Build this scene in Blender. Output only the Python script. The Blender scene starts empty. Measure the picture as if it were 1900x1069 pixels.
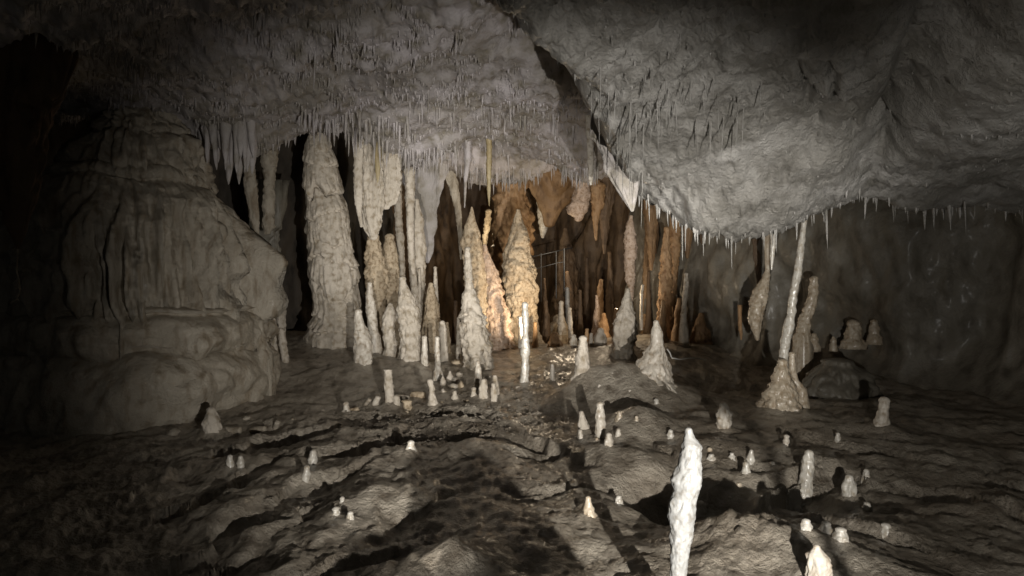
import bpy, math, random
import numpy as np
from mathutils import Vector

# ------------------------------------------------------------------ camera, world, light
scene = bpy.context.scene
C = scene.collection
CZ = 1.5                                   # eye height above the datum, metres
F = 1266.7                                 # focal length in pixels of the 1900 px wide photograph (24 mm lens)

cam_d = bpy.data.cameras.new('camera'); cam = bpy.data.objects.new('camera', cam_d); C.objects.link(cam)
cam.location = (0, 0, CZ); cam.rotation_euler = (math.radians(90), 0, 0)
cam_d.lens = 24.0; cam_d.sensor_width = 36.0; cam_d.clip_start = 0.05; cam_d.clip_end = 200
scene.camera = cam

world = bpy.data.worlds.new('World'); scene.world = world; world.use_nodes = True
bg = world.node_tree.nodes['Background']
bg.inputs[0].default_value = (0.98, 1.0, 0.95, 1); bg.inputs[1].default_value = 0.028

def spot(name, loc, target, watts, half_angle, blend, col, radius=0.04):
    d = bpy.data.lights.new(name, 'SPOT'); d.energy = watts; d.color = col
    d.spot_size = math.radians(2*half_angle); d.spot_blend = blend; d.shadow_soft_size = radius
    o = bpy.data.objects.new(name, d); C.objects.link(o)
    o.location = (loc[0], loc[1], loc[2]+CZ)
    v = Vector((target[0]-loc[0], target[1]-loc[1], target[2]-loc[2]))
    o.rotation_euler = v.to_track_quat('-Z', 'Y').to_euler()
    return o
def bulb(name, loc, watts, col, radius=0.05):
    d = bpy.data.lights.new(name, 'POINT'); d.energy = watts; d.color = col; d.shadow_soft_size = radius
    o = bpy.data.objects.new(name, d); C.objects.link(o); o.location = (loc[0], loc[1], loc[2]+CZ)
    return o
WARM = (1.0, 0.80, 0.56)
LAMP = (0.76, 0.0, -0.64)                  # the visitors' floodlight stands low, right of the camera
COOL = (1.0, 0.962, 0.90)
spot('floor_spot', LAMP, (-0.38, 9.0, -0.20), 1150, 32.5, 1.0, COOL, 0.015)
spot('beam_spot', (2.0, 1.5, -0.55), (-1.0, 9.0, 0.85), 900, 15.5, 1.0, COOL, 0.04)
spot('arch_spot', (-0.45, 0.0, -1.10), (-0.40, 9.5, 0.85), 1500, 16, 1.0, COOL, 0.04)  # added lamp, placed to light the far arch but miss the foreground stalagmite
spot('wall_spot', LAMP, (3.9, 5.5, 0.20), 250, 30, 1.0, COOL, 0.04)  # added soft fill that brightens the right-hand wall
spot('roof_spot', LAMP, (1.75, 5.0, 0.32), 560, 15, 1.0, COOL, 0.04)
spot('side_spot', (-2.6, 0.6, -0.75), (1.3, 8.0, 0.1), 420, 11, 1.0, COOL, 0.05)

scene.view_settings.view_transform = 'Standard'; scene.view_settings.look = 'None'
scene.view_settings.exposure = 0.0; scene.view_settings.gamma = 1.0
scene.view_settings.use_curve_mapping = False
scene.render.engine = 'CYCLES'
cy = scene.cycles
cy.use_denoising = True
try: cy.denoiser = 'OPENIMAGEDENOISE'
except Exception: pass
cy.max_bounces = 5; cy.diffuse_bounces = 3; cy.glossy_bounces = 2; cy.transmission_bounces = 2
cy.sample_clamp_indirect = 2.0

# ------------------------------------------------------------------ noise
def _hash(ix, iy, iz, s):
    h = (ix*374761393 + iy*668265263 + iz*2147483647 + s*1274126177) & 0xFFFFFFFF
    h = ((h ^ (h >> 13))*1274126177) & 0xFFFFFFFF
    h = (h ^ (h >> 16))
    h = (h*2246822519) & 0xFFFFFFFF
    return (h ^ (h >> 15)) & 0xFFFFFFFF
def noise(x, y, z, s=0):
    x = np.asarray(x, float); y = np.asarray(y, float)+0*x; z = np.asarray(z, float)+0*x
    ix = np.floor(x).astype(np.int64); iy = np.floor(y).astype(np.int64); iz = np.floor(z).astype(np.int64)
    fx = x-ix; fy = y-iy; fz = z-iz
    u = fx*fx*fx*(fx*(fx*6-15)+10); v = fy*fy*fy*(fy*(fy*6-15)+10); w = fz*fz*fz*(fz*(fz*6-15)+10)
    def g(a, b, c):
        h = _hash(ix+a, iy+b, iz+c, s)
        gx = (h & 1023)/511.5-1; gy = ((h >> 10) & 1023)/511.5-1; gz = ((h >> 20) & 1023)/511.5-1
        return gx*(fx-a)+gy*(fy-b)+gz*(fz-c)
    def L(a, b, t): return a+t*(b-a)
    return 1.2*L(L(L(g(0,0,0), g(1,0,0), u), L(g(0,1,0), g(1,1,0), u), v),
                 L(L(g(0,0,1), g(1,0,1), u), L(g(0,1,1), g(1,1,1), u), v), w)
def fbm(x, y, z, s=0, o=4, gain=0.5):
    t = 0; a = 1.0; f = 1.0
    for i in range(o):
        t = t + a*noise(np.asarray(x)*f+i*17.3, np.asarray(y)*f, np.asarray(z)*f, s+i); a *= gain; f *= 2.03
    return t
def ridged(x, y, z, s=0, o=3):
    t = 0; a = 1.0; f = 1.0
    for i in range(o):
        t = t + a*(1-np.abs(noise(np.asarray(x)*f, np.asarray(y)*f, np.asarray(z)*f, s+i))*2.2); a *= 0.5; f *= 2.1
    return t-0.9
def sstep(a, b, x):
    t = np.clip((x-a)/(b-a), 0, 1); return t*t*(3-2*t)

def P(px, py, Y):                             # a point seen at a photo pixel, Y metres into the cave (camera-relative)
    return ((px-950)/F*Y, Y, (534.5-py)/F*Y)

class TPS:
    def __init__(self, pts, lam=0.02):
        p = np.array(pts, float); self.p = p[:, :2]; n = len(p)
        K = self.k(self.p[:, None, :]-self.p[None]); K += lam*np.eye(n)
        Q = np.c_[np.ones(n), self.p]
        A = np.block([[K, Q], [Q.T, np.zeros((3, 3))]])
        self.w = np.linalg.solve(A, np.r_[p[:, 2], 0, 0, 0])
    def k(self, d):
        r2 = (d**2).sum(-1)+1e-9
        return 0.5*r2*np.log(r2)
    def __call__(self, x, y):
        x = np.asarray(x, float); y = np.asarray(y, float); sh = x.shape
        q = np.c_[x.ravel(), y.ravel()]; out = np.zeros(len(q)); n = len(self.p)
        for i in range(0, len(q), 60000):
            c = q[i:i+60000]
            out[i:i+60000] = self.k(c[:, None, :]-self.p[None]) @ self.w[:n] + self.w[n] + c @ self.w[n+1:]
        return out.reshape(sh)

# ------------------------------------------------------------------ materials
MATS = {}
def rock(name, c1, c2, c3=None, scale=2.0, rough=0.55, bump=0.25, bscale=40, coat=0.0, stretch=1.0, spec=0.4, bscale2=None):
    """limestone / calcite: patchy mineral colour, fine grain relief, a wet sheen"""
    m = bpy.data.materials.new(name); m.use_nodes = True; nt = m.node_tree; N = nt.nodes; Lk = nt.links
    b = N['Principled BSDF']
    g = N.new('ShaderNodeNewGeometry')
    mp = N.new('ShaderNodeMapping'); mp.inputs['Scale'].default_value = (1, 1, stretch); Lk.new(g.outputs['Position'], mp.inputs['Vector'])
    n1 = N.new('ShaderNodeTexNoise'); n1.inputs['Scale'].default_value = scale; n1.inputs['Detail'].default_value = 6; n1.inputs['Roughness'].default_value = 0.62
    Lk.new(mp.outputs[0], n1.inputs['Vector'])
    r1 = N.new('ShaderNodeValToRGB'); r1.color_ramp.elements[0].position = 0.36; r1.color_ramp.elements[1].position = 0.66
    r1.color_ramp.elements[0].color = (*c1, 1); r1.color_ramp.elements[1].color = (*c2, 1)
    Lk.new(n1.outputs['Fac'], r1.inputs['Fac'])
    n2 = N.new('ShaderNodeTexNoise'); n2.inputs['Scale'].default_value = scale*5.3; n2.inputs['Detail'].default_value = 5
    Lk.new(mp.outputs[0], n2.inputs['Vector'])
    mx = N.new('ShaderNodeMixRGB'); mx.blend_type = 'MIX'
    r2 = N.new('ShaderNodeValToRGB'); r2.color_ramp.elements[0].position = 0.48; r2.color_ramp.elements[1].position = 0.70
    Lk.new(n2.outputs['Fac'], r2.inputs['Fac']); Lk.new(r2.outputs[0], mx.inputs['Fac'])
    Lk.new(r1.outputs[0], mx.inputs[1]); mx.inputs[2].default_value = (*(c3 or c1), 1)
    Lk.new(mx.outputs[0], b.inputs['Base Color'])
    n3 = N.new('ShaderNodeTexNoise'); n3.inputs['Scale'].default_value = bscale; n3.inputs['Detail'].default_value = 7; n3.inputs['Roughness'].default_value = 0.65
    Lk.new(g.outputs['Position'], n3.inputs['Vector'])
    bp = N.new('ShaderNodeBump'); bp.inputs['Strength'].default_value = bump; bp.inputs['Distance'].default_value = 0.028
    Lk.new(n3.outputs['Fac'], bp.inputs['Height'])
    Lk.new(bp.outputs[0], b.inputs['Normal'])
    rr = N.new('ShaderNodeMapRange'); rr.inputs['To Min'].default_value = max(rough-0.2, 0.12); rr.inputs['To Max'].default_value = min(rough+0.2, 1)
    Lk.new(n2.outputs['Fac'], rr.inputs['Value']); Lk.new(rr.outputs[0], b.inputs['Roughness'])
    b.inputs['Specular IOR Level'].default_value = spec
    if coat: b.inputs['Coat Weight'].default_value = coat; b.inputs['Coat Roughness'].default_value = 0.22
    MATS[name] = m; return m
rock('cream', (0.42, 0.37, 0.30), (0.57, 0.51, 0.43), (0.27, 0.22, 0.155), 3, 0.6, 0.6, 45)
rock('white', (0.48, 0.43, 0.36), (0.62, 0.57, 0.49), (0.30, 0.24, 0.17), 5, 0.45, 0.25, 60, coat=0.15)
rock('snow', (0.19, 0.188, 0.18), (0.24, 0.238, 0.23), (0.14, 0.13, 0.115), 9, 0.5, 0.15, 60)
rock('beige', (0.38, 0.30, 0.205), (0.51, 0.42, 0.30), (0.20, 0.14, 0.08), 5, 0.6, 0.6, 50)
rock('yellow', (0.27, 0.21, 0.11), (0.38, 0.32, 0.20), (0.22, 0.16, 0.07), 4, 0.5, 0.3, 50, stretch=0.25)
rock('pink', (0.42, 0.31, 0.225), (0.53, 0.41, 0.32), (0.26, 0.165, 0.10), 6, 0.6, 0.4, 50)
rock('orange', (0.28, 0.165, 0.075), (0.41, 0.26, 0.14), (0.19, 0.10, 0.042), 4, 0.6, 0.45, 40, stretch=0.4)
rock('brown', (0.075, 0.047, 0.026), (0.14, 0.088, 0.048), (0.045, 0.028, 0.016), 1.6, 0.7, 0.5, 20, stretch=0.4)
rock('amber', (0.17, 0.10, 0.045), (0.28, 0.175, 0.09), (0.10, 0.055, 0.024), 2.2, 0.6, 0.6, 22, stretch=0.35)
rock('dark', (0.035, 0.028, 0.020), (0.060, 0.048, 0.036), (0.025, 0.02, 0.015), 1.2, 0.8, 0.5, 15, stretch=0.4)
rock('wet', (0.40, 0.33, 0.24), (0.52, 0.45, 0.35), (0.30, 0.22, 0.14), 5, 0.32, 0.35, 40, coat=0.5)
rock('wetpale', (0.42, 0.39, 0.34), (0.55, 0.52, 0.46), (0.34, 0.29, 0.22), 6, 0.3, 0.2, 50, coat=0.5)
rock('floor', (0.22, 0.185, 0.142), (0.39, 0.345, 0.28), (0.12, 0.097, 0.07), 1.7, 0.36, 1.0, 34, coat=0.4)
rock('wetfloor', (0.22, 0.18, 0.132), (0.36, 0.31, 0.24), (0.12, 0.09, 0.06), 5, 0.25, 0.6, 26, coat=0.6)
rock('ceil', (0.29, 0.265, 0.235), (0.46, 0.425, 0.43), (0.22, 0.195, 0.155), 1.3, 0.62, 0.6, 36)
rock('mass', (0.20, 0.188, 0.165), (0.385, 0.37, 0.348), (0.17, 0.16, 0.14), 1.4, 0.42, 0.9, 40, coat=0.25)
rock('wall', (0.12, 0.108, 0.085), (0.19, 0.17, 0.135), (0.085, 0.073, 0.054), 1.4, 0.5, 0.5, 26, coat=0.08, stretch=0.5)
rock('flow', (0.30, 0.262, 0.205), (0.44, 0.39, 0.315), (0.22, 0.175, 0.12), 2.4, 0.42, 0.8, 36, stretch=0.35, coat=0.05)
def plain(name, col, rough, metal=0.0):
    m = bpy.data.materials.new(name); m.use_nodes = True; b = m.node_tree.nodes['Principled BSDF']
    n = m.node_tree.nodes.new('ShaderNodeTexNoise'); n.inputs['Scale'].default_value = 30
    r = m.node_tree.nodes.new('ShaderNodeValToRGB')
    r.color_ramp.elements[0].color = (*[c*0.75 for c in col], 1); r.color_ramp.elements[1].color = (*[min(c*1.2, 1) for c in col], 1)
    m.node_tree.links.new(n.outputs['Fac'], r.inputs['Fac']); m.node_tree.links.new(r.outputs[0], b.inputs['Base Color'])
    b.inputs['Roughness'].default_value = rough; b.inputs['Metallic'].default_value = metal
    MATS[name] = m
plain('steel', (0.09, 0.09, 0.09), 0.45, 0.8)
plain('cable', (0.55, 0.54, 0.50), 0.5)

# ------------------------------------------------------------------ mesh helpers
def mesh_obj(name, verts, faces, mat, parent=None, smooth=True):
    """verts are camera-relative; the object's origin is set at its base"""
    v = np.array(verts, float); v[:, 2] += CZ
    org = np.array([(v[:, 0].min()+v[:, 0].max())/2, (v[:, 1].min()+v[:, 1].max())/2, v[:, 2].min()])
    me = bpy.data.meshes.new(name)
    vv = (v-org).astype(np.float32)
    me.vertices.add(len(vv)); me.vertices.foreach_set('co', vv.ravel())
    if isinstance(faces, np.ndarray):
        f = faces; k = f.shape[1]
        me.loops.add(f.size); me.loops.foreach_set('vertex_index', f.ravel().astype(np.int32))
        me.polygons.add(len(f)); me.polygons.foreach_set('loop_start', (np.arange(len(f))*k).astype(np.int32))
        me.update(calc_edges=True); me.validate()
    else:
        me.clear_geometry(); me.from_pydata([tuple(p) for p in vv], [], faces)
    me.polygons.foreach_set('use_smooth', np.full(len(me.polygons), smooth))
    me.materials.append(MATS[mat]); me.update()
    o = bpy.data.objects.new(name, me); C.objects.link(o)
    o.location = org
    if parent:
        o.parent = parent; o.location = org-np.array(parent.matrix_world.translation if not parent.get('_org') else parent['_org'])
    o['_org'] = [float(a) for a in org]
    return o
def tag(o, label=None, cat=None, group=None, kind=None):
    if label: o['label'] = label
    if cat: o['category'] = cat
    if group: o['group'] = group
    if kind: o['kind'] = kind
    return o
def grid_faces(nr, nc, wrap=False, flip=False):
    r = np.arange(nr-1)[:, None]; c = np.arange(nc if wrap else nc-1)[None]
    c2 = (c+1) % nc
    a = r*nc+c; b = r*nc+c2; d = (r+1)*nc+c; e = (r+1)*nc+c2
    f = np.stack([a, b, e, d] if not flip else [a, d, e, b], -1).reshape(-1, 4)
    return f

# ------------------------------------------------------------------ the floor of the cave
FL = [(950,1069,2.9),(600,1069,2.9),(200,1069,2.9),(-100,1069,2.9),(950,900,4.1),(600,900,4.1),(250,900,4.1),(950,820,5.0),(600,820,5.1),
 (750,760,6.2),(600,745,6.5),(480,770,6.0),(500,700,7.3),(700,700,7.3),(620,632,8.6),(540,650,8.2),(760,692,7.5),(880,692,7.6),(820,650,9.0),
 (960,645,9.5),(970,716,6.8),(1080,702,7.0),(1210,708,6.8),(1160,652,8.2),(1160,765,5.9),(1100,790,5.5),(1345,800,5.2),(1330,735,7.3),(1440,768,5.8),
 (1490,930,3.9),(1570,922,3.95),(1635,800,5.2),(1560,742,6.3),(1800,800,5.2),(1850,1000,3.3),(1380,1000,3.2),(1100,950,3.7),(1190,960,3.75),
 (1400,905,4.1),(390,808,5.5),(200,800,5.6),(100,900,4.1),(-60,800,5.5),(1090,640,9.6),(1200,620,10.0),(1300,625,9.8)]
fp = [P(*q) for q in FL] + [(-0.6,0.4,-1.3),(0.6,0.4,-1.3),(-2.5,0.4,-1.3),(2.5,0.4,-1.3),(0,1.6,-1.28),(1.5,1.6,-1.28),(-1.5,1.6,-1.28),
 (0,12,-1.0),(1.0,12,-1.0),(-3,11,-0.7),(4,11,-0.7),(0,16,-1.2),(-6,16,-1),(6,16,-1),(-7,8,-1.0),(7,8,-1.0),(-5,3,-1.25),(5,3,-1.25)]
floor_tps = TPS(fp, 0.01)
def seg_dist(x, y, pts, closed=False):
    """distance to a polyline and signed side (positive on its left)"""
    best = np.full(x.shape, 1e9); side = np.zeros(x.shape)
    n = len(pts)
    for i in range(n if closed else n-1):
        ax, ay = pts[i]; bx, by = pts[(i+1) % n]; dx, dy = bx-ax, by-ay
        t = np.clip(((x-ax)*dx+(y-ay)*dy)/(dx*dx+dy*dy+1e-12), 0, 1)
        d = np.hypot(x-ax-t*dx, y-ay-t*dy); cr = dx*(y-ay)-dy*(x-ax)
        m = d < best; best = np.where(m, d, best); side = np.where(m, np.sign(cr), side)
    return best, side
def fhit(px, py, y0=1.2, y1=15.0, fn=None):
    fn = fn or floor_tps
    ys = np.arange(y0, y1, 0.02); x = (px-950)/F*ys; z = (534.5-py)/F*ys
    h = fn(x, ys); i = np.argmax(z <= h)
    return ys[i] if (z <= h).any() else y1
def fxy(px, py):
    Y = fhit(px, py); return ((px-950)/F*Y, Y)
# ledges of the layered flowstone floor: a polyline in plan, drop on its near side
LEDGES = [
 ([(640,872),(560,890),(480,930),(400,985),(345,1040)], 0.085, 0.20),
 ([(780,800),(700,815),(620,835),(520,850),(440,880),(330,930)], 0.07, 0.22),
 ([(830,765),(900,770),(960,795),(1045,832)], 0.10, 0.16),
 ([(700,790),(760,812),(850,806),(930,790)], 0.08, 0.15),
 ([(560,800),(470,820),(380,850),(280,905)], 0.07, 0.25),
 ([(1000,830),(900,838),(820,850),(720,860),(640,880)], 0.05, 0.14),
 ([(1010,905),(920,895),(840,905),(780,935)], 0.05, 0.15),
 ([(1130,905),(1050,905),(980,915)], 0.05, 0.12),
 ([(700,770),(620,775),(540,790)], 0.06, 0.12),
 ([(1480,905),(1400,938),(1330,930),(1290,915)], 0.17, 0.20),
 ([(1250,860),(1300,905),(1410,895),(1480,880)], 0.10, 0.18),
 ([(1900,960),(1760,905),(1640,890),(1540,870)], 0.06, 0.20),
 ([(1700,1010),(1600,985),(1500,960)], 0.05, 0.15),
 ([(1880,900),(1760,870),(1640,835),(1520,815)], 0.05, 0.2),
 ([(560,960),(480,1000),(420,1060)], 0.06, 0.18),
 ([(760,1010),(640,1030),(560,1069)], 0.06, 0.18),
]
LEDGES = [([fxy(*p) for p in L], d, w) for L, d, w in LEDGES]
BUMP = {}; SKIRTS = []
def floor_h(x, y, detail=True):
    z = np.clip(floor_tps(x, y), -1.7, -0.3)
    # foreground hummock just below the frame, the one whose shadow lies across the floor
    for bx, by, top, r in ((0.37, 1.45, -0.82, 0.22), (0.10, 1.45, -0.90, 0.17)):
        d2 = ((x-bx)**2+(y-by)**2)/(r*r); z = np.maximum(z, -1.35+(top+1.35)*np.exp(-d2**1.6*0.6))
    for px, py, h, r in ((1385,1000,0.13,0.24),(1165,735,0.19,0.34),(1110,735,0.14,0.26),(1190,800,0.17,0.30),(1160,860,0.08,0.25),(1560,715,0.16,0.45),(850,1055,0.10,0.18),(1340,840,0.06,0.3),(1230,915,-0.25,0.22),(1345,925,-0.16,0.16)):
        key = (px, py)
        if key not in BUMP: BUMP[key] = fxy(px, py)
        bx, by = BUMP[key]; z = z+h*np.exp(-((x-bx)**2+(y-by)**2)/(r*r))
    if not detail: return z
    wx = x+0.16*fbm(x*2.3, y*2.3, 0, 11, 3); wy = y+0.16*fbm(x*2.3, y*2.3, 5, 13, 3)
    patch = 0.25+0.75*sstep(-0.25, 0.25, noise(x*1.9, y*1.9, 7, 17))
    for L, dep, w in LEDGES:
        x0 = min(p[0] for p in L)-1; x1 = max(p[0] for p in L)+1; y0 = min(p[1] for p in L)-1; y1 = max(p[1] for p in L)+1
        m = (x > x0) & (x < x1) & (y > y0) & (y < y1)
        d, s = seg_dist(wx[m], wy[m], L)
        ex, ey = L[0]; fx, fy = L[-1]
        near = np.where(s > 0, 1.0, 0.0) if ex > fx else np.where(s > 0, 0.0, 1.0)
        nearside = (1-near) if False else near
        z[m] = z[m]+patch[m]*1.15*(-dep*nearside*np.exp(-d/w)*sstep(0, 0.03, d)+0.35*dep*(1-nearside)*np.exp(-d/(w*0.7)))
    # undulating flow rims, drawn out along the flow
    ca, sa = math.cos(math.radians(63)), math.sin(math.radians(63))
    u = wx*ca+wy*sa; v = -wx*sa+wy*ca
    left = sstep(0.3, -0.8, x)*sstep(7.2, 5.5, y)
    z = z+left*0.035*ridged(u*0.9, v*3.0, 0, 21, 3)
    right = sstep(0.9, 1.6, x)*sstep(6.5, 4.5, y)
    z = z+right*0.022*ridged((wx*0.5-wy*0.85)*0.9*0+ (wx*0.9-wy*0.4)*0.7, (wx*0.4+wy*0.9)*4.0, 3, 23, 3)
    z = z+0.055*fbm(x*1.6, y*1.6, 0, 31, 3)+0.022*fbm(x*6, y*6, 0, 33, 3)
    rough = 0.4+0.6*sstep(-0.1, 0.35, noise(x*1.7, y*1.7, 0, 35))
    rb = np.exp(-(((x+0.65)/0.9)**2+((y-5.6)/0.6)**2))
    z = z+0.009*fbm(x*24, y*24, 0, 36, 2)+left*0.014*ridged(u*2.6, v*8.5, 0, 38, 2)+rough*0.010*ridged(x*15, y*15, 0, 37, 3)+rb*0.03*fbm(x*13, y*13, 2, 39, 3)
    bx, by = BUMP[(1385,1000)]; kn = np.exp(-((x-bx)**2+(y-by)**2)/0.10)
    z = z+kn*(0.05*np.abs(noise(x*8, y*8, 0, 95))+0.03*np.abs(noise(x*19, y*19, 0, 96)))
    return z
def fan(y0, y1, nr, umax, nc):
    t = np.linspace(0, 1, nr)[:, None]; u = np.linspace(-umax, umax, nc)[None]
    Y = (y0+0.8)*((y1+0.8)/(y0+0.8))**t-0.8
    return (u*(Y+0.8)).copy(), np.broadcast_to(Y, (nr, nc)).copy()
def fhit_d(px, py):
    """like fhit, on the floor with all its relief"""
    y0 = max(1.4, fhit(px, py)-1.0); ys = np.arange(y0, y0+2.6, 0.02); x = (px-950)/F*ys; k = (534.5-py)/F*ys <= floor_h(x, ys)
    return ys[np.argmax(k)] if k.any() else y0+1.0
# ------------------------------------------------------------------ the roof of the cave
CL = [(200,0,4.1),(600,0,4.1),(880,0,4.2),(200,120,5.4),(420,120,5.2),(700,120,5.4),(930,130,5.6),(420,215,6.6),(600,205,6.9),(760,205,7.0),(900,215,7.6),(1030,190,6.8),
 (510,268,7.4),(440,262,7.3),(590,222,8.3),(650,245,8.3),(730,275,8.3),(840,272,9.2),(800,300,9.2),(930,262,9.2),(900,320,10.3),(1010,300,10.0),(960,332,10.6),(1060,325,9.6),(1120,318,9.0),
 (760,310,9.4),(300,170,6.0)]
cp = [P(*q) for q in CL]+[(-1.2,1.0,1.75),(-3,1.0,1.7),(1.5,1.0,1.75),(4,1,1.7),(-4.5,3,1.75),(-5,7,1.9),(-6,10,2.3),(-3,11,2.9),(0,13,3.0),(-1.0,12,2.9),(1.2,11.6,2.7),
 (3,10,2.2),(6,10,2.2),(3,7,2.1),(5.5,6,2.0),(1.6,7.5,2.0),(0,17,3.2),(-7,16,3.0),(7,16,3.0),(-3.2,9.6,2.7),(-2.4,9.6,2.5)]
left_tps = TPS(cp, 0.004)
ML = [(930,0,2.8),(1050,100,3.3),(1100,180,3.8),(1150,300,4.6),(1180,350,5.0),(1260,398,5.0),(1300,412,4.8),(1450,405,4.8),(1560,368,5.0),(1700,358,5.2),(1900,362,5.2),
 (1300,200,3.7),(1450,250,4.0),(1500,100,3.0),(1300,0,2.65),(1100,0,2.75),(1500,0,2.6),(1700,0,2.45),(1900,0,2.35),(1700,200,3.5),(1900,200,3.4),(1300,300,4.25),(1450,330,4.4),(1600,300,4.3),(1240,340,4.7)]
mp_ = [P(*q) for q in ML]+[(-1.2,0.2,1.35),(1,0.2,1.3),(4,0.2,1.25),(-0.8,1.2,1.28),(1.5,1.3,1.2),(5,5.2,0.7),(5,3,0.9)]
mass_tps = TPS(mp_, 0.004)
MPOLY = [(-1.2,0.2),(-0.85,1.2),(-0.044,2.8),(0.26,3.3),(0.45,3.8),(0.726,4.6),(0.93,5.05),(1.22,5.12),(1.9,5.0),(2.41,5.12),(3.08,5.35),(4.7,5.4),(9,5.4),(9,-2),(-1.2,-2)]
def in_poly(x, y, poly):
    ins = np.zeros(x.shape, bool); n = len(poly)
    for i in range(n):
        x1, y1 = poly[i]; x2, y2 = poly[(i+1) % n]
        ins ^= ((y1 > y) != (y2 > y)) & (x < (x2-x1)*(y-y1)/((y2-y1) or 1e-9)+x1)
    return ins
def mxy(px, py):
    ys = np.arange(1.5, 6, 0.02); x = (px-950)/F*ys; k = (534.5-py)/F*ys >= mass_tps(x, ys)
    Y = ys[np.argmax(k)]; return ((px-950)/F*Y, Y)
SCORE = [[mxy(*p) for p in L] for L in (((1405,20),(1300,70),(1225,110)),((1300,0),(1215,55),(1130,75)),((1480,60),(1380,95),(1250,165)),((1270,110),(1180,160),(1120,190)),((1340,130),(1230,200),(1160,235)),((1450,110),(1500,170),(1520,240)),((1530,110),(1570,190),(1600,270)),((1720,0),(1690,110),(1650,200),(1640,300)),((1860,40),(1790,110),(1720,190)))]
def ceil_parts(x, y, detail=True):
    l = np.clip(left_tps(x, y), 1.2, 3.6)
    if detail:
        sx = x+0.06*fbm(x*3, y*3, 1, 51, 2)
        l = l+0.20*fbm(x*1.0, y*1.0, 0, 41, 3)+0.040*fbm(x*5, y*5, 0, 43, 3)
        l = l-0.05*np.maximum(0, noise(sx*9, y*7, 0, 45))**1.0*1.6-0.03*np.maximum(0, noise(sx*21, y*15, 0, 47))*1.8
    l = l+0.28*np.exp(-((x+2.42)/0.35)**2-((y-8.4)/0.6)**2)
    l = l+0.38*np.exp(-((x-0.22)/0.55)**2-((y-4.4)/1.7)**2)
    m = mass_tps(x, y)
    wx = x+0.09*fbm(x*2.6, y*2.6, 3, 61, 3) if detail else x; wy = y+0.07*fbm(x*2.6, y*2.6, 9, 63, 3) if detail else y
    d, s = seg_dist(wx, wy, MPOLY, True); d = np.where(in_poly(wx, wy, MPOLY), -d, d)
    m = m+3.6*np.log1p(np.exp(np.clip((d-0.06)/0.045, -30, 30)))*0.045
    m = m-0.11*np.exp(-np.abs(d+0.1)/0.25)*sstep(5.2, 4.4, y)
    # crease and the nearer right-hand lobe
    ax, ay, bx, by = 1.52, 2.3, 2.45, 4.7
    nx, ny = (by-ay), -(bx-ax); ln = math.hypot(nx, ny); q = ((wx-ax)*nx+(wy-ay)*ny)/ln
    m = m+0.16*np.exp(-(q/0.10)**2)*sstep(5.0, 4.2, y)-0.09*sstep(0.0, 0.35, q)
    if detail:
        for L in SCORE:
            dd, _s = seg_dist(wx, wy, L); m = m+0.055*np.exp(-(dd/0.022)**2)*(0.4+0.6*sstep(-0.2, 0.2, noise(x*3, y*3, 2, 83)))
        g = wx*0.447+wy*0.894; h = wx*0.894+wy*0.447
        m = m+0.09*fbm(x*1.7, y*1.7, 0, 65, 3)+0.024*fbm(x*5.5, y*5.5, 0, 67, 3)
        bel = sstep(3.4, 4.6, y)*sstep(3.3, 2.2, x)
        m = m-bel*(0.032*ridged(wx*3.0, wy*2.4, 0, 69, 3)+0.028*ridged(x*13, y*9, 0, 71, 3))
        gr = sstep(4.3, 3.3, y)*sstep(2.4, 1.4, x)
        m = m+gr*0.042*ridged((wx*-0.45+wy*0.89)*1.2, (wx*0.89+wy*0.45)*9, 0, 73, 3)
        m = m+0.020*fbm(x*20, y*18, 0, 75, 3)
    return l, m
def ceil_h(x, y, detail=True):
    l, m = ceil_parts(x, y, detail); return np.minimum(l, m)
Xc, Yc = fan(0.2, 17, 480, 0.88, 780)
l, m = ceil_parts(Xc, Yc)
Zc = np.minimum(l, m)
fc = grid_faces(480, 780, flip=True)
is_mass = (m < l+0.02)
fm = is_mass.reshape(-1)[fc].any(1)
vv = np.stack([Xc, Yc, Zc], -1).reshape(-1, 3)
def sub(vv, f):
    u, inv = np.unique(f, return_inverse=True); return vv[u], inv.reshape(f.shape)
ceiling = mesh_obj('ceiling', *sub(vv, fc[~fm]), 'ceil'); tag(ceiling, 'grey ceiling bristling with small stalactites', None, None, 'structure')
overhang = mesh_obj('rock_ceiling', *sub(vv, fc[fm]), 'mass'); tag(overhang, 'pale low bulging ceiling rock on the right', None, None, 'structure')
def chit(px, py, y0=1.2):
    ys = np.arange(y0, 16, 0.04); x = (px-950)/F*ys; z = (534.5-py)/F*ys
    k = z >= ceil_h(x, ys, False)-0.12
    if not k.any(): return 16.0
    ya = ys[np.argmax(k)]; ys = np.arange(ya-0.1, ya+2.4, 0.03); x = (px-950)/F*ys; z = (534.5-py)/F*ys
    k = z >= ceil_h(x, ys)
    return ys[np.argmax(k)] if k.any() else 16.0

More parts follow.
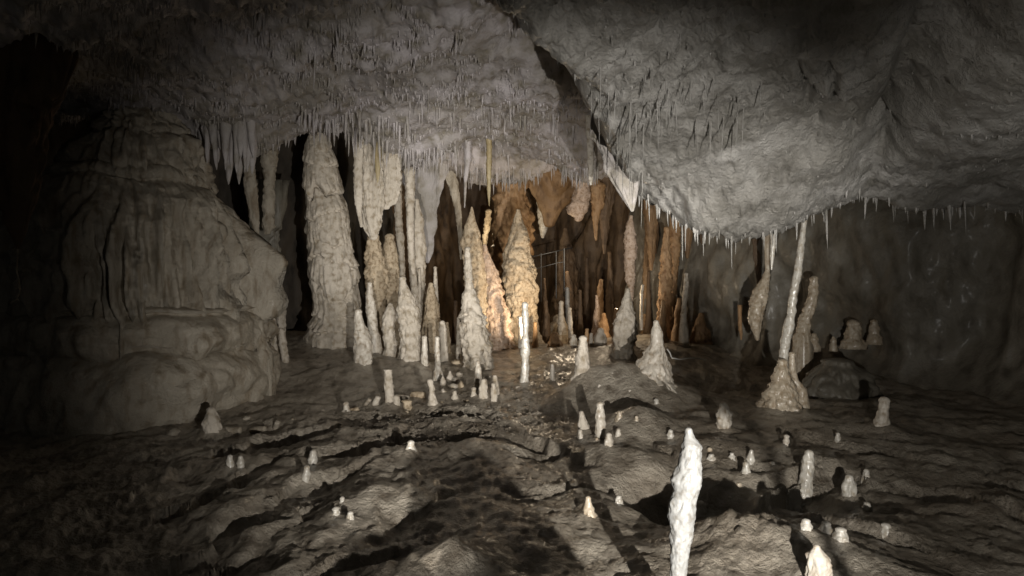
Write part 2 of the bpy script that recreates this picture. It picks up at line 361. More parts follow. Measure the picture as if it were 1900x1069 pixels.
# ------------------------------------------------------------------ walls
def wall(name, path, z0, z1, nr, nc, mat, amp, label, foot=0.6, footh=0.6, seed=0, vs=0.35, fold=0.12):
    p = np.array(path, float); s = np.r_[0, np.cumsum(np.hypot(*np.diff(p, axis=0).T))]
    t = np.linspace(0, s[-1], nc); x = np.interp(t, s, p[:, 0]); y = np.interp(t, s, p[:, 1])
    k = np.ones(25)/25
    x = np.convolve(np.pad(x, 12, 'edge'), k, 'valid'); y = np.convolve(np.pad(y, 12, 'edge'), k, 'valid')
    tx = np.gradient(x); ty = np.gradient(y); ln = np.hypot(tx, ty); nx, ny = ty/ln, -tx/ln      # right of the path = into the room
    zz = np.linspace(z0, z1, nr)[:, None]
    xx = x[None]+0*zz; yy = y[None]+0*zz; z = zz+0*xx
    d = amp*fbm(xx*0.8, yy*0.8, z*0.8*vs*2, seed, 3)+fold*ridged(xx*1.7, yy*1.7, z*vs, seed+3, 2)*0.6+0.04*fbm(xx*5, yy*5, z*3, seed+5, 3)+0.015*fbm(xx*15, yy*15, z*9, seed+8, 2)
    d = d+foot*np.clip((z0+footh-z)/footh, 0, 1)**2
    v = np.stack([xx+nx[None]*d, yy+ny[None]*d, z], -1).reshape(-1, 3)
    o = mesh_obj(name, v, grid_faces(nr, nc), mat); return tag(o, label, None, None, 'structure')
wall('wall_right', [(1.9,11.6),(2.5,9.6),(3.0,8.6),(3.9,7.6),(4.8,6.6),(5.2,5.2),(5.0,3.2),(4.6,0.6)], -1.35, 2.3, 130, 360, 'wall', 0.28, 'grey folded rock wall on the right', 0.9, 0.8, 101, 0.45, 0.09)
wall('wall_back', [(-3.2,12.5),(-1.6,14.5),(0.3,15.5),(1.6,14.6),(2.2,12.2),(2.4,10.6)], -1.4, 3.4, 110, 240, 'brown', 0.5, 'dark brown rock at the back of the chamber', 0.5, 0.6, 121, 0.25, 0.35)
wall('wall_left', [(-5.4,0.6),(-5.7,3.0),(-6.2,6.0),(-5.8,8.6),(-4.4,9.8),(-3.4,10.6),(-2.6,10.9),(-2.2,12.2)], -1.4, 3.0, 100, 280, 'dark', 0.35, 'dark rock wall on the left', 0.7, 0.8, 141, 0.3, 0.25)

# ------------------------------------------------------------------ dripstone bodies
def body(name, out, Y, mat, hang=False, tier=0.0, th=0.10, flute=0.0, nfl=9, lump=0.10, bil=0.34, flo=0.0, ls=1.0, fine=0.02, flat=1.0, seed=1, ext=None, parent=None, blunt=0.8, sharp=1.0, yaw=0.0, px=1.25, wz=0.0):
    """one dripstone: rows of (photo row, left, right) give its height, lean and girth; it is round in plan (flat<1: a blade)"""
    o = sorted(out); s = Y/F
    z = np.array([(534.5-q[0])*s for q in o]); cx = np.array([((q[1]+q[2])/2-950)*s for q in o]); r = np.array([(q[2]-q[1])/2*s for q in o])
    H = z[0]-z[-1]; step = px*2.2*s
    n = int(np.clip(H/step, 14, 260))
    zi = np.linspace(z[0], z[-1], n); ci = np.interp(-zi, -z, cx); ri = np.interp(-zi, -z, r)
    w = max(1, n//22)
    ri[0] *= 1.2
    if w > 1:
        k = np.hanning(w+2)[1:-1]; k /= k.sum()
        sm = lambda a: np.convolve(np.pad(a, (w//2, w-1-w//2), 'edge'), k, 'valid')
        ci = sm(ci); ri = np.maximum(sm(ri), 0.002)
    def cap(zz, c, rr, sgn):
        a = np.linspace(0.25, 1, 5)*math.pi/2
        return zz+sgn*rr*blunt*np.sin(a), np.full(5, c), rr*np.cos(a)+1e-4
    if hang:
        a, b, c = cap(zi[-1], ci[-1], ri[-1], -1); e = ext if ext is not None else 0.15
        zi = np.r_[zi[0]+e, zi[0]+e*0.5, zi, a]; ci = np.r_[ci[0], ci[0], ci, b]; ri = np.r_[ri[0]*1.3, ri[0]*1.12, ri, c]
    else:
        a, b, c = cap(zi[0], ci[0], ri[0], 1); e = ext if ext is not None else 0.14
        tb = np.linspace(0, 1, n); fl0 = 1.0 if ri.max() < 0.3 else 0.0; ri = ri*(1+0.22*fl0*sstep(0.86, 1.0, tb)**2)
        zi = np.r_[a[::-1], zi, zi[-1]-e*0.2, zi[-1]-e*0.5, zi[-1]-e]; ci = np.r_[b[::-1], ci, ci[-1], ci[-1], ci[-1]]; ri = np.r_[c[::-1], ri, ri[-1]*(1+0.14*fl0), ri[-1]*(1+0.3*fl0), ri[-1]*(1+0.4*fl0)]
    rm = max(ri); ns = int(np.clip(2*math.pi*rm/step, 14, 180 if rm < 0.7 else 300))
    th_ = np.linspace(0, 2*math.pi, ns, endpoint=False)[None]
    zz = zi[:, None]+0*th_; rr = ri[:, None]+0*th_; c0 = ci[:, None]+0*th_
    ux, uy = np.cos(th_), np.sin(th_)
    px_, py_ = c0+rr*ux, Y+rr*uy
    k = 1.0/(max(rm, 0.02)*1.1*ls)
    rad = np.zeros_like(zz)
    if tier:
        ph = zz/th+1.1*noise(px_*0.30/th, py_*0.30/th, zz*0.4/th, seed+1)+0.55*noise(px_*0.9/th, py_*0.9/th, zz*0.5/th, seed+2)+0.22*noise(px_*2.6/th, py_*2.6/th, zz*0.8/th, seed+4)
        i0 = np.floor(ph); f = ph-i0
        am = 0.25+0.75*((_hash(i0.astype(np.int64), i0.astype(np.int64)*0, i0.astype(np.int64)*0, seed) & 255)/255.0)
        am = am*np.clip(0.45+1.5*noise(px_*k*1.3, py_*k*1.3, zz*k*1.1, seed+3), 0.05, 1.2)
        sh = np.where(f < 0.09, f/0.09, 1-0.65*(f-0.09)/0.91)-0.9*np.exp(-(f/0.11)**2)
        rad += 2.0*tier*am*(sh-0.5)
        ff = 0.35+0.65*sstep(0.75, 0.25, f)
    else: ff = 1.0
    if flute:
        q = nfl/(2*math.pi)
        rel = (zz-zz.min())/(zz.max()-zz.min())
        wv = 0.5*noise(px_*k*1.5, py_*k*1.5, zz*k*1.5, seed+17)
        fl_ = 2.6*np.abs(noise(ux*q+seed+wv, uy*q+wv, zz*0.45*k, seed+7))+0.9*np.abs(noise(2.1*ux*q+seed+wv, 2.1*uy*q+wv, zz*0.9*k, seed+8))-0.75
        rad += flute*fl_*0.6*ff*(1-flo*sstep(0.60, 0.88, rel))
    rad += lump*fbm(px_*k, py_*k, zz*k*0.8, seed+9, 3)
    if bil:
        b1 = np.abs(noise(px_*k*2.3, py_*k*2.3, zz*k*2.0, seed+21)); b2 = np.abs(noise(px_*k*5.1, py_*k*5.1, zz*k*4.2, seed+23))
        rad += bil*(b1*1.3+b2*0.7-0.45)
    rr2 = rr*(1+rad)+fine*rm*0.5*fbm(px_*k*5, py_*k*5, zz*k*5, seed+12, 3)
    v = np.stack([c0+rr2*ux, Y+rr2*uy*flat, zz+0*rr2], -1)
    if wz: v[..., 2] += wz*(fbm(px_*1.6, py_*1.6, zz*1.2, seed+31, 2)+0.5*noise(px_*5, py_*5, zz*2, seed+33))*np.where(zz > zz.min()+0.1, 1, 0)
    if yaw:
        c_, s_ = math.cos(yaw), math.sin(yaw); dx = v[..., 0]-c0; dy = v[..., 1]-Y
        v[..., 0] = c0+dx*c_-dy*s_; v[..., 1] = Y+dx*s_+dy*c_
    nr = len(zi)
    V = np.r_[v.reshape(-1, 3), [v[0].mean(0)], [v[-1].mean(0)]]
    q = grid_faces(nr, ns, wrap=True, flip=True)
    tris = [(nr*ns, j, (j+1) % ns) for j in range(ns)]+[(nr*ns+1, (nr-1)*ns+(j+1) % ns, (nr-1)*ns+j) for j in range(ns)]
    fa = q.tolist()+tris
    return mesh_obj(name, V, fa, mat, parent)

SEED = [100]
rnd2 = random.Random(11)
def smite(label, out, mat='cream', group=None, Y=None, name='stalagmite', cat='stalagmite', **k):
    o = sorted(out); bot = o[-1]; bw = (bot[2]-bot[1])/2
    if Y is None:
        Y = fhit_d((bot[1]+bot[2])/2, bot[0]); Y = Y*(1+0.6*bw/F); std = True
    else:
        std = False
        cxw = ((bot[1]+bot[2])/2-950)/F*Y; gap = (534.5-bot[0])/F*Y-float(floor_h(np.array([cxw]), np.array([Y]))[0])
        if 'ext' not in k and 0 < gap < 0.9: k['ext'] = gap+0.12
    SEED[0] += 7
    k.setdefault('seed', SEED[0])
    if std: SKIRTS.append((((bot[1]+bot[2])/2-950)/F*Y, Y, min(bw*Y/F, 0.25), min(0.75*min(bw*Y/F, 0.25), 0.16*(bot[0]-o[0][0])*Y/F)))
    ob = body(name, out, Y, mat, **k)
    return tag(ob, label, cat, group)
def stite(label, out, Y, mat='ceil', name='stalactite', cat='stalactite', group=None, **k):
    SEED[0] += 7; k.setdefault('seed', SEED[0])
    ob = body(name, out, Y, mat, hang=True, **k); return tag(ob, label, cat, group)

# --- left half
mound = bpy.data.objects.new('flowstone_mound', None); C.objects.link(mound); g = P(260, 800, 6.9); mound.location = (g[0], g[1], g[2]+CZ); mound['_org'] = [g[0], g[1], g[2]+CZ]
tag(mound, 'massive tiered flowstone mound with fluted draperies at the left', 'flowstone')
body('flowstone_tier', [(182,225,275),(200,205,310),(240,190,335),(262,182,338),(285,185,330),(360,180,330)], 6.95, 'flow', tier=0.04, th=0.3, flute=0.3, nfl=20, lump=0.25, ls=0.6, bil=0.35, seed=301, wz=0.06, blunt=0.50, parent=mound, px=1.0)
body('flowstone_tier', [(246,190,320),(262,160,345),(290,140,362),(325,132,374),(342,138,372),(400,130,360)], 6.9, 'flow', tier=0.0, flute=0.36, nfl=60, lump=0.18, ls=0.6, bil=0.12, seed=311, wz=0.06, blunt=0.30, parent=mound, px=1.0)
body('flowstone_tier', [(343,130,370),(356,105,398),(385,82,425),(420,66,445),(470,56,459),(520,52,466),(560,50,472),(584,54,470),(596,70,456),(680,80,440)], 6.85, 'flow', tier=0.0, flute=0.42, nfl=84, flo=0.75, lump=0.14, ls=0.45, bil=0.05, fine=0.05, seed=321, wz=0.07, blunt=0.30, parent=mound, px=0.9)
body('flowstone_tier', [(574,110,450),(584,60,476),(598,42,492),(620,36,497),(640,40,488),(655,46,476),(720,50,460)], 6.8, 'flow', tier=0.0, flute=0.05, nfl=20, lump=0.12, ls=0.5, bil=0.08, seed=331, wz=0.05, blunt=0.06, parent=mound, px=1.0)
body('flowstone_tier', [(632,90,450),(646,40,476),(668,18,492),(700,5,502),(740,-8,498),(790,-30,470),(815,-40,460)], 6.75, 'flow', tier=0.0, flute=0.04, nfl=14, lump=0.14, ls=0.5, bil=0.07, seed=341, wz=0.06, blunt=0.06, parent=mound, px=1.0)
smite('tallest pale tiered column standing left of the middle',
 [(222,583,600),(240,574,605),(270,566,616),(300,564,625),(340,565,630),(360,567,636),(385,570,645),(410,571,648),(440,573,651),(470,575,656),(500,574,663),(520,574,663),(550,580,665),(575,584,668),(600,578,674),(628,566,684)],
 'cream', Y=8.7, ls=0.8, tier=0.22, th=0.25, flute=0.10, nfl=30, lump=0.10, bil=0.06, fine=0.02, name='column', cat='column', px=1.0)
smite('pale smooth cone in front of the tallest column', [(579,658,671),(600,656,677),(630,657,688),(655,658,692),(675,654,693),(692,648,700)], 'white', lump=0.14, tier=0.06, th=0.1)
smite('slim pale rod right behind the cone before the tallest column', [(527,682,690),(550,678,693),(580,679,699),(622,683,703)], 'white', Y=8.1, lump=0.1)
smite('beige ringed stalagmite under the hanging drapery', [(414,685,697),(450,681,705),(480,677,713),(510,676,720),(540,680,719),(570,688,714),(615,690,716)], 'beige', Y=8.6, tier=0.2, th=0.06, lump=0.12)
smite('broad beige hump behind the ringed stalagmite', [(440,716,730),(470,706,738),(520,704,745),(580,700,748),(620,700,748)], 'beige', Y=9.1, tier=0.12, th=0.08, lump=0.2)
smite('stout capped stalagmite with white runnels, left of the thin pair', [(518,741,752),(530,740,757),(545,738,766),(570,735,776),(600,740,781),(640,741,782),(670,739,779),(686,732,784)], 'cream', tier=0.10, th=0.07, lump=0.12, flute=0.06)
smite('small knobbly stalagmite squeezed left of the stout capped one', [(566,720,728),(580,712,735),(600,709,734),(625,710,734),(658,714,737)], 'cream', Y=7.9, tier=0.12, th=0.05, lump=0.2)
smite('thin rod just right of the stout capped stalagmite', [(627,783,792),(650,782,794),(692,780,795)], 'white', lump=0.08)
smite('thin waisted rod, right one of the front pair', [(628,807,815),(650,806,816),(665,807,817),(692,806,820)], 'white', Y=7.3, lump=0.1, tier=0.08, th=0.07)
smite('short blunt stalagmite behind the thin front pair', [(599,816,825),(610,814,829),(652,817,830)], 'cream', Y=8.2, lump=0.1)
smite('small ringed cone with a slim spike beside it', [(528,795,803),(545,791,808),(570,788,815),(600,788,816)], 'beige', Y=8.8, tier=0.14, th=0.05, lump=0.12)
smite('slim spike standing above the small ringed cone', [(497,805,811),(520,804,812),(565,805,814)], 'cream', Y=8.9, lump=0.08)
smite('narrow pale column joining roof and floor left of the dark gap', [(318,750,770),(360,752,770),(400,753,768),(440,755,768),(480,758,770),(520,760,774),(560,764,777),(600,762,780)], 'cream', Y=8.9, name='column', cat='column', tier=0.12, th=0.07, lump=0.12, flute=0.05)
smite('fluted pale pillar with a knob top beside the narrow column', [(372,769,777),(390,769,781),(410,765,787),(450,764,789),(490,765,789),(530,766,789),(575,766,790)], 'cream', Y=9.2, name='column', cat='column', tier=0.06, th=0.15, flute=0.10, nfl=12, lump=0.1)
smite('slender ringed column between drapery and narrow column', [(300,728,746),(340,730,746),(400,732,746),(440,734,750),(500,740,752),(560,742,754),(600,742,754)], 'cream', Y=9.4, name='column', cat='column', tier=0.08, th=0.1, flute=0.08, lump=0.1)
smite('tall necked cone with scalloped layers left of the centre', [(463,862,873),(500,861,876),(522,862,877),(532,864,880),(545,858,884),(560,857,890),(590,853,898),(620,852,905),(640,855,911),(660,861,914),(676,864,917),(692,868,918)], 'cream', Y=7.8, tier=0.20, th=0.085, lump=0.13, fine=0.05, px=1.0)
smite('pointed smooth stalagmite rising behind the necked cone', [(385,874,877),(400,869,881),(420,861,889),(440,856,893),(460,858,896),(490,860,900),(540,862,905),(600,862,908),(650,860,912)], 'beige', Y=9.3, tier=0.06, th=0.12, lump=0.1, flute=0.04)
smite('rough pinkish mass leaning on the centre cone', [(456,896,902),(480,893,912),(510,890,925),(540,890,935),(580,892,942),(620,898,950),(652,900,958)], 'pink', Y=9.4, tier=0.10, th=0.12, lump=0.28, ls=0.6, fine=0.08)
smite('big pointed beige cone at the centre of the chamber', [(391,958,964),(410,951,971),(430,946,978),(450,941,983),(470,937,986),(490,932,991),(510,932,995),(530,934,996),(560,937,998),(600,939,1001),(648,940,1006)], 'beige', Y=9.9, tier=0.07, th=0.045, lump=0.10, fine=0.05, px=1.0)
smite('slim knobbly grey stalagmite in front of the centre cone', [(565,969,979),(580,968,981),(600,969,981),(617,970,980),(630,967,982),(655,965,983),(666,969,980),(690,966,982),(715,964,979)], 'wetpale', lump=0.16, ls=0.8)
smite('bright white peg behind the slim knobbly stalagmite', [(589,961,968),(620,962,971),(655,961,971)], 'white', Y=9.0, lump=0.1)
# small front row
smite('upright stub below the necked cone', [(672,883,890),(690,880,894),(722,880,894)], 'white', lump=0.08)
smite('fat twin-ribbed stub in front of the upright stub', [(707,893,903),(720,888,905),(746,887,906)], 'cream', lump=0.1, flute=0.1, nfl=6)
smite('rear thin stub of the leaning pair below the necked cone', [(699,915,922),(715,913,926),(738,914,928)], 'cream', lump=0.1)
smite('front thin stub of the leaning pair below the necked cone', [(714,912,919),(730,911,923),(751,910,923)], 'cream', lump=0.1)
smite('low round stub left of the twin-ribbed stub', [(722,875,883),(740,872,885)], 'cream', lump=0.1)
smite('two-tier waisted stalagmite at the right end of the log edging', [(708,793,803),(722,796,808),(726,796,806),(740,795,811),(759,792,815)], 'cream', lump=0.12)
smite('left pointed stone cone of the small heap', [(699,820,823),(708,815,828),(717,816,828)], 'cream', lump=0.08, name='stalagmite')
smite('right pointed stone cone of the small heap', [(690,833,837),(700,828,841),(708,829,841)], 'cream', lump=0.08)
smite('small pale cone below the stone heap', [(728,840,847),(742,836,851)], 'cream', lump=0.1)
smite('flat-topped post standing on the log edging', [(686,713,727),(710,712,729),(735,714,732),(753,714,732)], 'cream', blunt=0.15, lump=0.06)
smite('round-topped stub at the foot of the flat-topped post', [(738,730,741),(757,728,744)], 'cream', lump=0.08)
smite('squat yellowish stump right of the flat-topped post', [(745,747,763),(766,749,766)], 'beige', lump=0.08, blunt=0.4)
smite('tiny white dome at the left end of the log edging', [(750,637,647),(762,636,649)], 'white', lump=0.06)
# left floor
smite('knobbly two-lobed stump before the flowstone mound', [(762,384,399),(780,377,408),(808,378,408)], 'cream', lump=0.18)
smite('left egg of the egg-shaped pair on the dark left floor', [(848,422,431),(858,419,434),(869,421,434)], 'wetpale', lump=0.05)
smite('right egg of the egg-shaped pair on the dark left floor', [(849,442,450),(860,439,454),(871,441,453)], 'wetpale', lump=0.05)
smite('glossy white knob on the ledge at the left', [(839,576,586),(850,571,589),(864,572,588)], 'wetpale', lump=0.08)
smite('sloping pale lump below the glossy white knob', [(868,564,574),(880,560,576),(898,555,573)], 'wetpale', lump=0.15)
smite('lone white dome at the middle of the floor ledges', [(822,757,768),(836,752,772)], 'wetpale', lump=0.05)
for q, w in (((925,628,642),'upper'),((946,614,632),'left'),((953,642,658),'right')):
    smite(f'{w} pale nub of the three on the near left floor', [(q[0],q[1]+3,q[2]-3),(q[0]+12,q[1],q[2])], 'wetpale', lump=0.06)
smite('segmented thin stalagmite nearest the flowstone mound', [(614,515,527),(640,518,532),(676,523,539)], 'cream', tier=0.1, th=0.05, lump=0.12)
smite('bent knuckled rod in the dark recess left of the tallest column', [(521,495,502),(560,499,507),(608,504,514)], 'cream', Y=8.0, tier=0.1, th=0.05, lump=0.12)
smite('small ribbed cone in the dark recess left of the tallest column', [(520,513,521),(550,511,531),(582,512,530),(640,510,530)], 'cream', Y=8.6, tier=0.14, th=0.05, lump=0.12)
smite('stub clinging to the foot of the flowstone mound', [(597,478,488),(630,476,494),(655,476,502)], 'flow', Y=6.7, tier=0.1, th=0.05, lump=0.15)
# --- right half
smite('tiny stub in the dark right of the slim knobbly stalagmite', [(678,1022,1028),(695,1020,1031),(710,1020,1033)], 'white', lump=0.06)
smite('rough pale stalagmite with a slanting foot, right of centre', [(629,1075,1089),(650,1071,1092),(675,1067,1095),(690,1065,1095),(703,1063,1092)], 'cream', lump=0.12, tier=0.06, th=0.05)
smite('layered grey cone with a sharp top right of the centre', [(538,1161,1168),(560,1153,1173),(580,1146,1177),(600,1139,1182),(620,1138,1182),(655,1140,1174)], 'cream', Y=8.0, tier=0.14, th=0.06, lump=0.16, fine=0.05)
smite('hooded mound with a smooth white cap', [(598,1213,1222),(615,1209,1230),(632,1207,1231),(642,1203,1233),(655,1192,1237),(672,1184,1239),(692,1172,1241),(714,1158,1246)], 'white', tier=0.05, th=0.08, lump=0.16, ls=0.7, flute=0.12, flo=1.0, nfl=14)
smite('lumpy pinkish pillar whose top meets the white curtain tip', [(402,1168,1174),(420,1161,1177),(440,1158,1181),(460,1159,1183),(490,1159,1179),(520,1160,1179),(530,1165,1177),(560,1166,1175),(620,1164,1176)], 'pink', Y=8.8, lump=0.2, ls=0.7, tier=0.08, th=0.06, fine=0.08)
smite('left shaft of the rough orange double column', [(425,1232,1242),(460,1227,1244),(490,1224,1246),(520,1223,1248),(550,1222,1246),(612,1218,1246)], 'orange', Y=9.6, name='column', cat='column', lump=0.25, ls=0.6, tier=0.1, th=0.08, fine=0.1)
smite('right shaft of the rough orange double column', [(380,1246,1264),(430,1242,1264),(460,1242,1262),(500,1240,1259),(550,1236,1254),(612,1234,1252)], 'orange', Y=9.8, name='column', cat='column', lump=0.2, ls=0.6, tier=0.16, th=0.07, fine=0.1)
smite('pale slim pin right of the orange double column', [(509,1270,1276),(530,1268,1279),(565,1265,1275),(600,1262,1274)], 'cream', Y=9.0, lump=0.15)
smite('stepped orange stump between orange column and slim pin', [(556,1257,1264),(580,1251,1264),(610,1250,1266)], 'orange', Y=9.3, lump=0.15)
smite('broad ochre lobe on the wall right of the slim pin', [(470,1300,1322),(490,1296,1324),(520,1292,1326),(560,1291,1328),(600,1280,1330),(640,1268,1335)], 'orange', Y=9.9, lump=0.15, name='flowstone_lobe', cat='flowstone')
smite('pale tapering fin against the ochre lobe', [(458,1322,1328),(480,1318,1333),(510,1316,1330),(532,1315,1322),(560,1315,1321)], 'cream', Y=9.5, lump=0.12, flat=0.6)
smite('wide brown flowstone slope right of the ochre lobe', [(420,1345,1385),(480,1340,1400),(540,1325,1410),(600,1300,1420),(660,1270,1430)], 'brown', Y=10.2, lump=0.2, flute=0.08, name='flowstone_lobe', cat='flowstone')
col = smite('lumpy wet cone under the leaning white column', [(673,1444,1460),(690,1436,1464),(712,1430,1470),(730,1421,1479),(750,1413,1483),(772,1406,1486)], 'wet', tier=0.10, th=0.06, lump=0.2, ls=0.6)
CY = 5.95
smite('long leaning white column under the low ceiling at the right', [(385,1490,1500),(410,1488,1498),(450,1481,1493),(500,1474,1489),(550,1464,1479),(582,1461,1476),(590,1458,1474),(620,1451,1470),(650,1446,1464),(690,1442,1459)], 'wetpale', Y=CY, name='column', cat='column', lump=0.10, ls=2.0)
smite('slender knobbed companion beside the leaning column', [(658,1464,1475),(690,1463,1478),(705,1470,1482),(722,1476,1497),(748,1478,1498)], 'wet', Y=5.9, lump=0.2)
smite('lumpy tiered boss fused to the right wall', [(518,1504,1517),(545,1500,1520),(570,1491,1513),(600,1480,1503),(625,1476,1500)], 'wet', Y=7.5, tier=0.12, th=0.08, lump=0.2)
for i, (q, lb) in enumerate((((606,1489,1503,626),'tallest nodule below the tiered boss'),((622,1502,1519,636),'oval nodule right of the tallest one'),((626,1540,1552,638),'tiny lone nodule on the wall foot'),((603,1568,1598,630),'broad nodule on the right wall foot'),((598,1612,1632,622),'farthest right nodule on the wall foot'))):
    smite(lb, [(q[0],q[1]+4,q[2]-4),((q[0]+q[3])/2,q[1],q[2]),(q[3],q[1]+1,q[2]-1)], 'wet', Y=7.75-0.09*i, lump=0.12, name='calcite_nodule', cat='nodule', ext=0.1)
smite('bulbous head-shaped knob on the ridge right of centre', [(753,1336,1350),(765,1330,1357),(785,1329,1358),(800,1331,1352)], 'white', lump=0.12, fine=0.06)
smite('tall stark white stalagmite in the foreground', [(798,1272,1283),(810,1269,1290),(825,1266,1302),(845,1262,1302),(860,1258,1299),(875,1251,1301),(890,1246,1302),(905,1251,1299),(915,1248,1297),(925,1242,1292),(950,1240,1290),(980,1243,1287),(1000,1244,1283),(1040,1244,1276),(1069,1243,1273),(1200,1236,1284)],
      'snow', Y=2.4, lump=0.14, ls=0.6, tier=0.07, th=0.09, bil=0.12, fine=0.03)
smite('smooth white finger on the right floor', [(841,1494,1508),(850,1489,1511),(880,1485,1509),(910,1480,1506),(933,1477,1505)], 'wetpale', lump=0.06)
smite('short rounded thumb right of the smooth white finger', [(887,1569,1582),(900,1563,1588),(925,1561,1589)], 'wetpale', lump=0.05)
smite('knob-headed stub near the right wall', [(744,1632,1649),(756,1629,1651),(762,1630,1648),(780,1622,1650),(800,1617,1648)], 'white', lump=0.10)
smite('small translucent horn on the right-hand ridge', [(837,1391,1397),(850,1385,1400),(868,1377,1402)], 'wetpale', lump=0.08)
smite('chunky pale block cut by the lower frame edge', [(1016,1510,1521),(1030,1500,1534),(1050,1499,1544),(1100,1490,1545)], 'white', lump=0.2)
for q, lb in (((925,1444,1460),'single bead on the rim right of the hollow'),((967,1484,1507),'first bead of the row, nearest the pale block'),((972,1520,1545),'second bead of the row on the right floor'),((984,1545,1575),'third low bead of the row on the right floor'),((976,1630,1658),'glistening dome at the right end of the bead row'),((935,1600,1618),'faint nub between the thumb and the bead row'),((845,1312,1328),'little bead left of the translucent horn'),((842,1352,1364),'little bead just left of the horn foot'),((922,1140,1156),'shiny bead at the tip of the long shadow')):
    w = q[2]-q[1]; smite(lb, [(q[0],q[1]+w*0.22,q[2]-w*0.22),(q[0]+w*0.4,q[1],q[2]),(q[0]+w*0.85,q[1],q[2])], 'wetpale', lump=0.06, name='calcite_bead', cat='bead', blunt=0.6)
smite('white bowling-pin stalagmite in front of the ribbed mound', [(751,1107,1119),(770,1104,1123),(790,1104,1124),(818,1104,1124)], 'white', lump=0.1)
smite('egg-shaped white knob at the foot of the bowling-pin', [(807,1125,1134),(818,1120,1138),(830,1121,1138)], 'white', lump=0.06)
smite('broken cone left of the bowling-pin', [(766,1075,1083),(782,1072,1090),(802,1072,1096)], 'cream', lump=0.15)
for q, lb in (((690,1131,1142,706),'topmost nub on the ribbed mound'),((712,1107,1118,722),'left nub on the ribbed mound'),((722,1163,1174,738),'right white nub on the ribbed mound')):
    smite(lb, [(q[0]+3,q[1]+3,q[2]-3),(q[3],q[1],q[2])], 'white', lump=0.08)
for i in range(22):
    q = (rnd2.uniform(1070, 1245), rnd2.uniform(715, 830)) if i < 12 else (rnd2.uniform(1300, 1700), rnd2.uniform(815, 985))
    w = rnd2.uniform(4, 8)*(q[1]-534)/250; h = w*rnd2.uniform(0.9, 2.6)
    smite('tiny pale calcite nub dotted over the slope right of centre' if i < 12 else 'tiny pale calcite nub dotted over the lower right floor', [(q[1]-h, q[0]-w*0.55, q[0]+w*0.55), (q[1]-h*0.5, q[0]-w*0.85, q[0]+w*0.8), (q[1], q[0]-w, q[0]+w)], rnd2.choice(['wetpale', 'white', 'wet']), name='calcite_nub', cat='nub', group='tiny nubs on the slope' if i < 12 else 'tiny nubs on the lower right floor', lump=0.1)
smite('yellowish cone where the floor shadow ends', [(925,1087,1096),(940,1083,1100),(962,1082,1108)], 'wet', lump=0.1)
# --- back of the chamber
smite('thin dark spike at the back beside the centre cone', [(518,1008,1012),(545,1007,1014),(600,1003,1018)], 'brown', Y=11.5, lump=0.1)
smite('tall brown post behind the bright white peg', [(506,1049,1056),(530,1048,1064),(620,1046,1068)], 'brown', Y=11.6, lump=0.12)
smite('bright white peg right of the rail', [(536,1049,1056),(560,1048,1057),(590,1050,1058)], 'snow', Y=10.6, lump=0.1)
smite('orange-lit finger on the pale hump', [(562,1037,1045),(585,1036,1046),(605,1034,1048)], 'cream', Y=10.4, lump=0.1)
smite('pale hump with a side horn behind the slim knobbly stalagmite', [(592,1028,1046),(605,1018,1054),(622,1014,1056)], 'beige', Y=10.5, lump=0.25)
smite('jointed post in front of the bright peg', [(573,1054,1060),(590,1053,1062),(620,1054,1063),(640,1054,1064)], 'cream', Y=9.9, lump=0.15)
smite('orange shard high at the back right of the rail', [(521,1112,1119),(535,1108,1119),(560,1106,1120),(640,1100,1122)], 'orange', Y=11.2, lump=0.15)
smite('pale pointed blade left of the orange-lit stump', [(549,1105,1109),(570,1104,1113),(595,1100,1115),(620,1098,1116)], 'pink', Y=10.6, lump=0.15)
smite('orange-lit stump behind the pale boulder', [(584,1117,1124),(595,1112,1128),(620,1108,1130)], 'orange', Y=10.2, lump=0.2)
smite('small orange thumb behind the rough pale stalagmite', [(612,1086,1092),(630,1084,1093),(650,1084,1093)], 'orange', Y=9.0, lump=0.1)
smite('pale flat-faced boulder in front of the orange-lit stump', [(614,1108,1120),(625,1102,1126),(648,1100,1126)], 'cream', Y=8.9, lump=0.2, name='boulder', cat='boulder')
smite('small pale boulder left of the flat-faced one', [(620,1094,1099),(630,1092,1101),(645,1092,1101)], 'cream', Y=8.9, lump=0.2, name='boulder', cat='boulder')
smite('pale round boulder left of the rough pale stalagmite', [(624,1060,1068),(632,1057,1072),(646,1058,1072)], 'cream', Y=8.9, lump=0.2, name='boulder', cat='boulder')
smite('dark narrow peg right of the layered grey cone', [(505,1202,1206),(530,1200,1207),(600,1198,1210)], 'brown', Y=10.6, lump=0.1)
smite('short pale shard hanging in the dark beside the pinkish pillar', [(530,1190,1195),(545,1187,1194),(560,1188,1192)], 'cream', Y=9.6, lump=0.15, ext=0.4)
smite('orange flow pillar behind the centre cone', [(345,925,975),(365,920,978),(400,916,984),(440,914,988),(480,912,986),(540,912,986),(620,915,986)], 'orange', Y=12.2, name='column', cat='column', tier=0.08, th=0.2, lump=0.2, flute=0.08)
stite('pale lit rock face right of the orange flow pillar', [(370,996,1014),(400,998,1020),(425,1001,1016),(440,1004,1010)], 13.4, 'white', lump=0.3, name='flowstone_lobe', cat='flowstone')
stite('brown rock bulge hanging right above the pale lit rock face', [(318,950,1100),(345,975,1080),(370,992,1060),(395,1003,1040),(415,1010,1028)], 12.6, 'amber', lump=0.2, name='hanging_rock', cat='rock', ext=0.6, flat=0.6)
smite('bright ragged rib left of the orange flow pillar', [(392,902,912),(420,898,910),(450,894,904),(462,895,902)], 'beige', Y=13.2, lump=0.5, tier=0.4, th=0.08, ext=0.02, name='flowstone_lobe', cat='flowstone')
smite('brown pyramid at the back below the hanging cluster', [(425,1046,1052),(470,1036,1066),(540,1028,1078),(640,1020,1086)], 'brown', Y=13, lump=0.15)
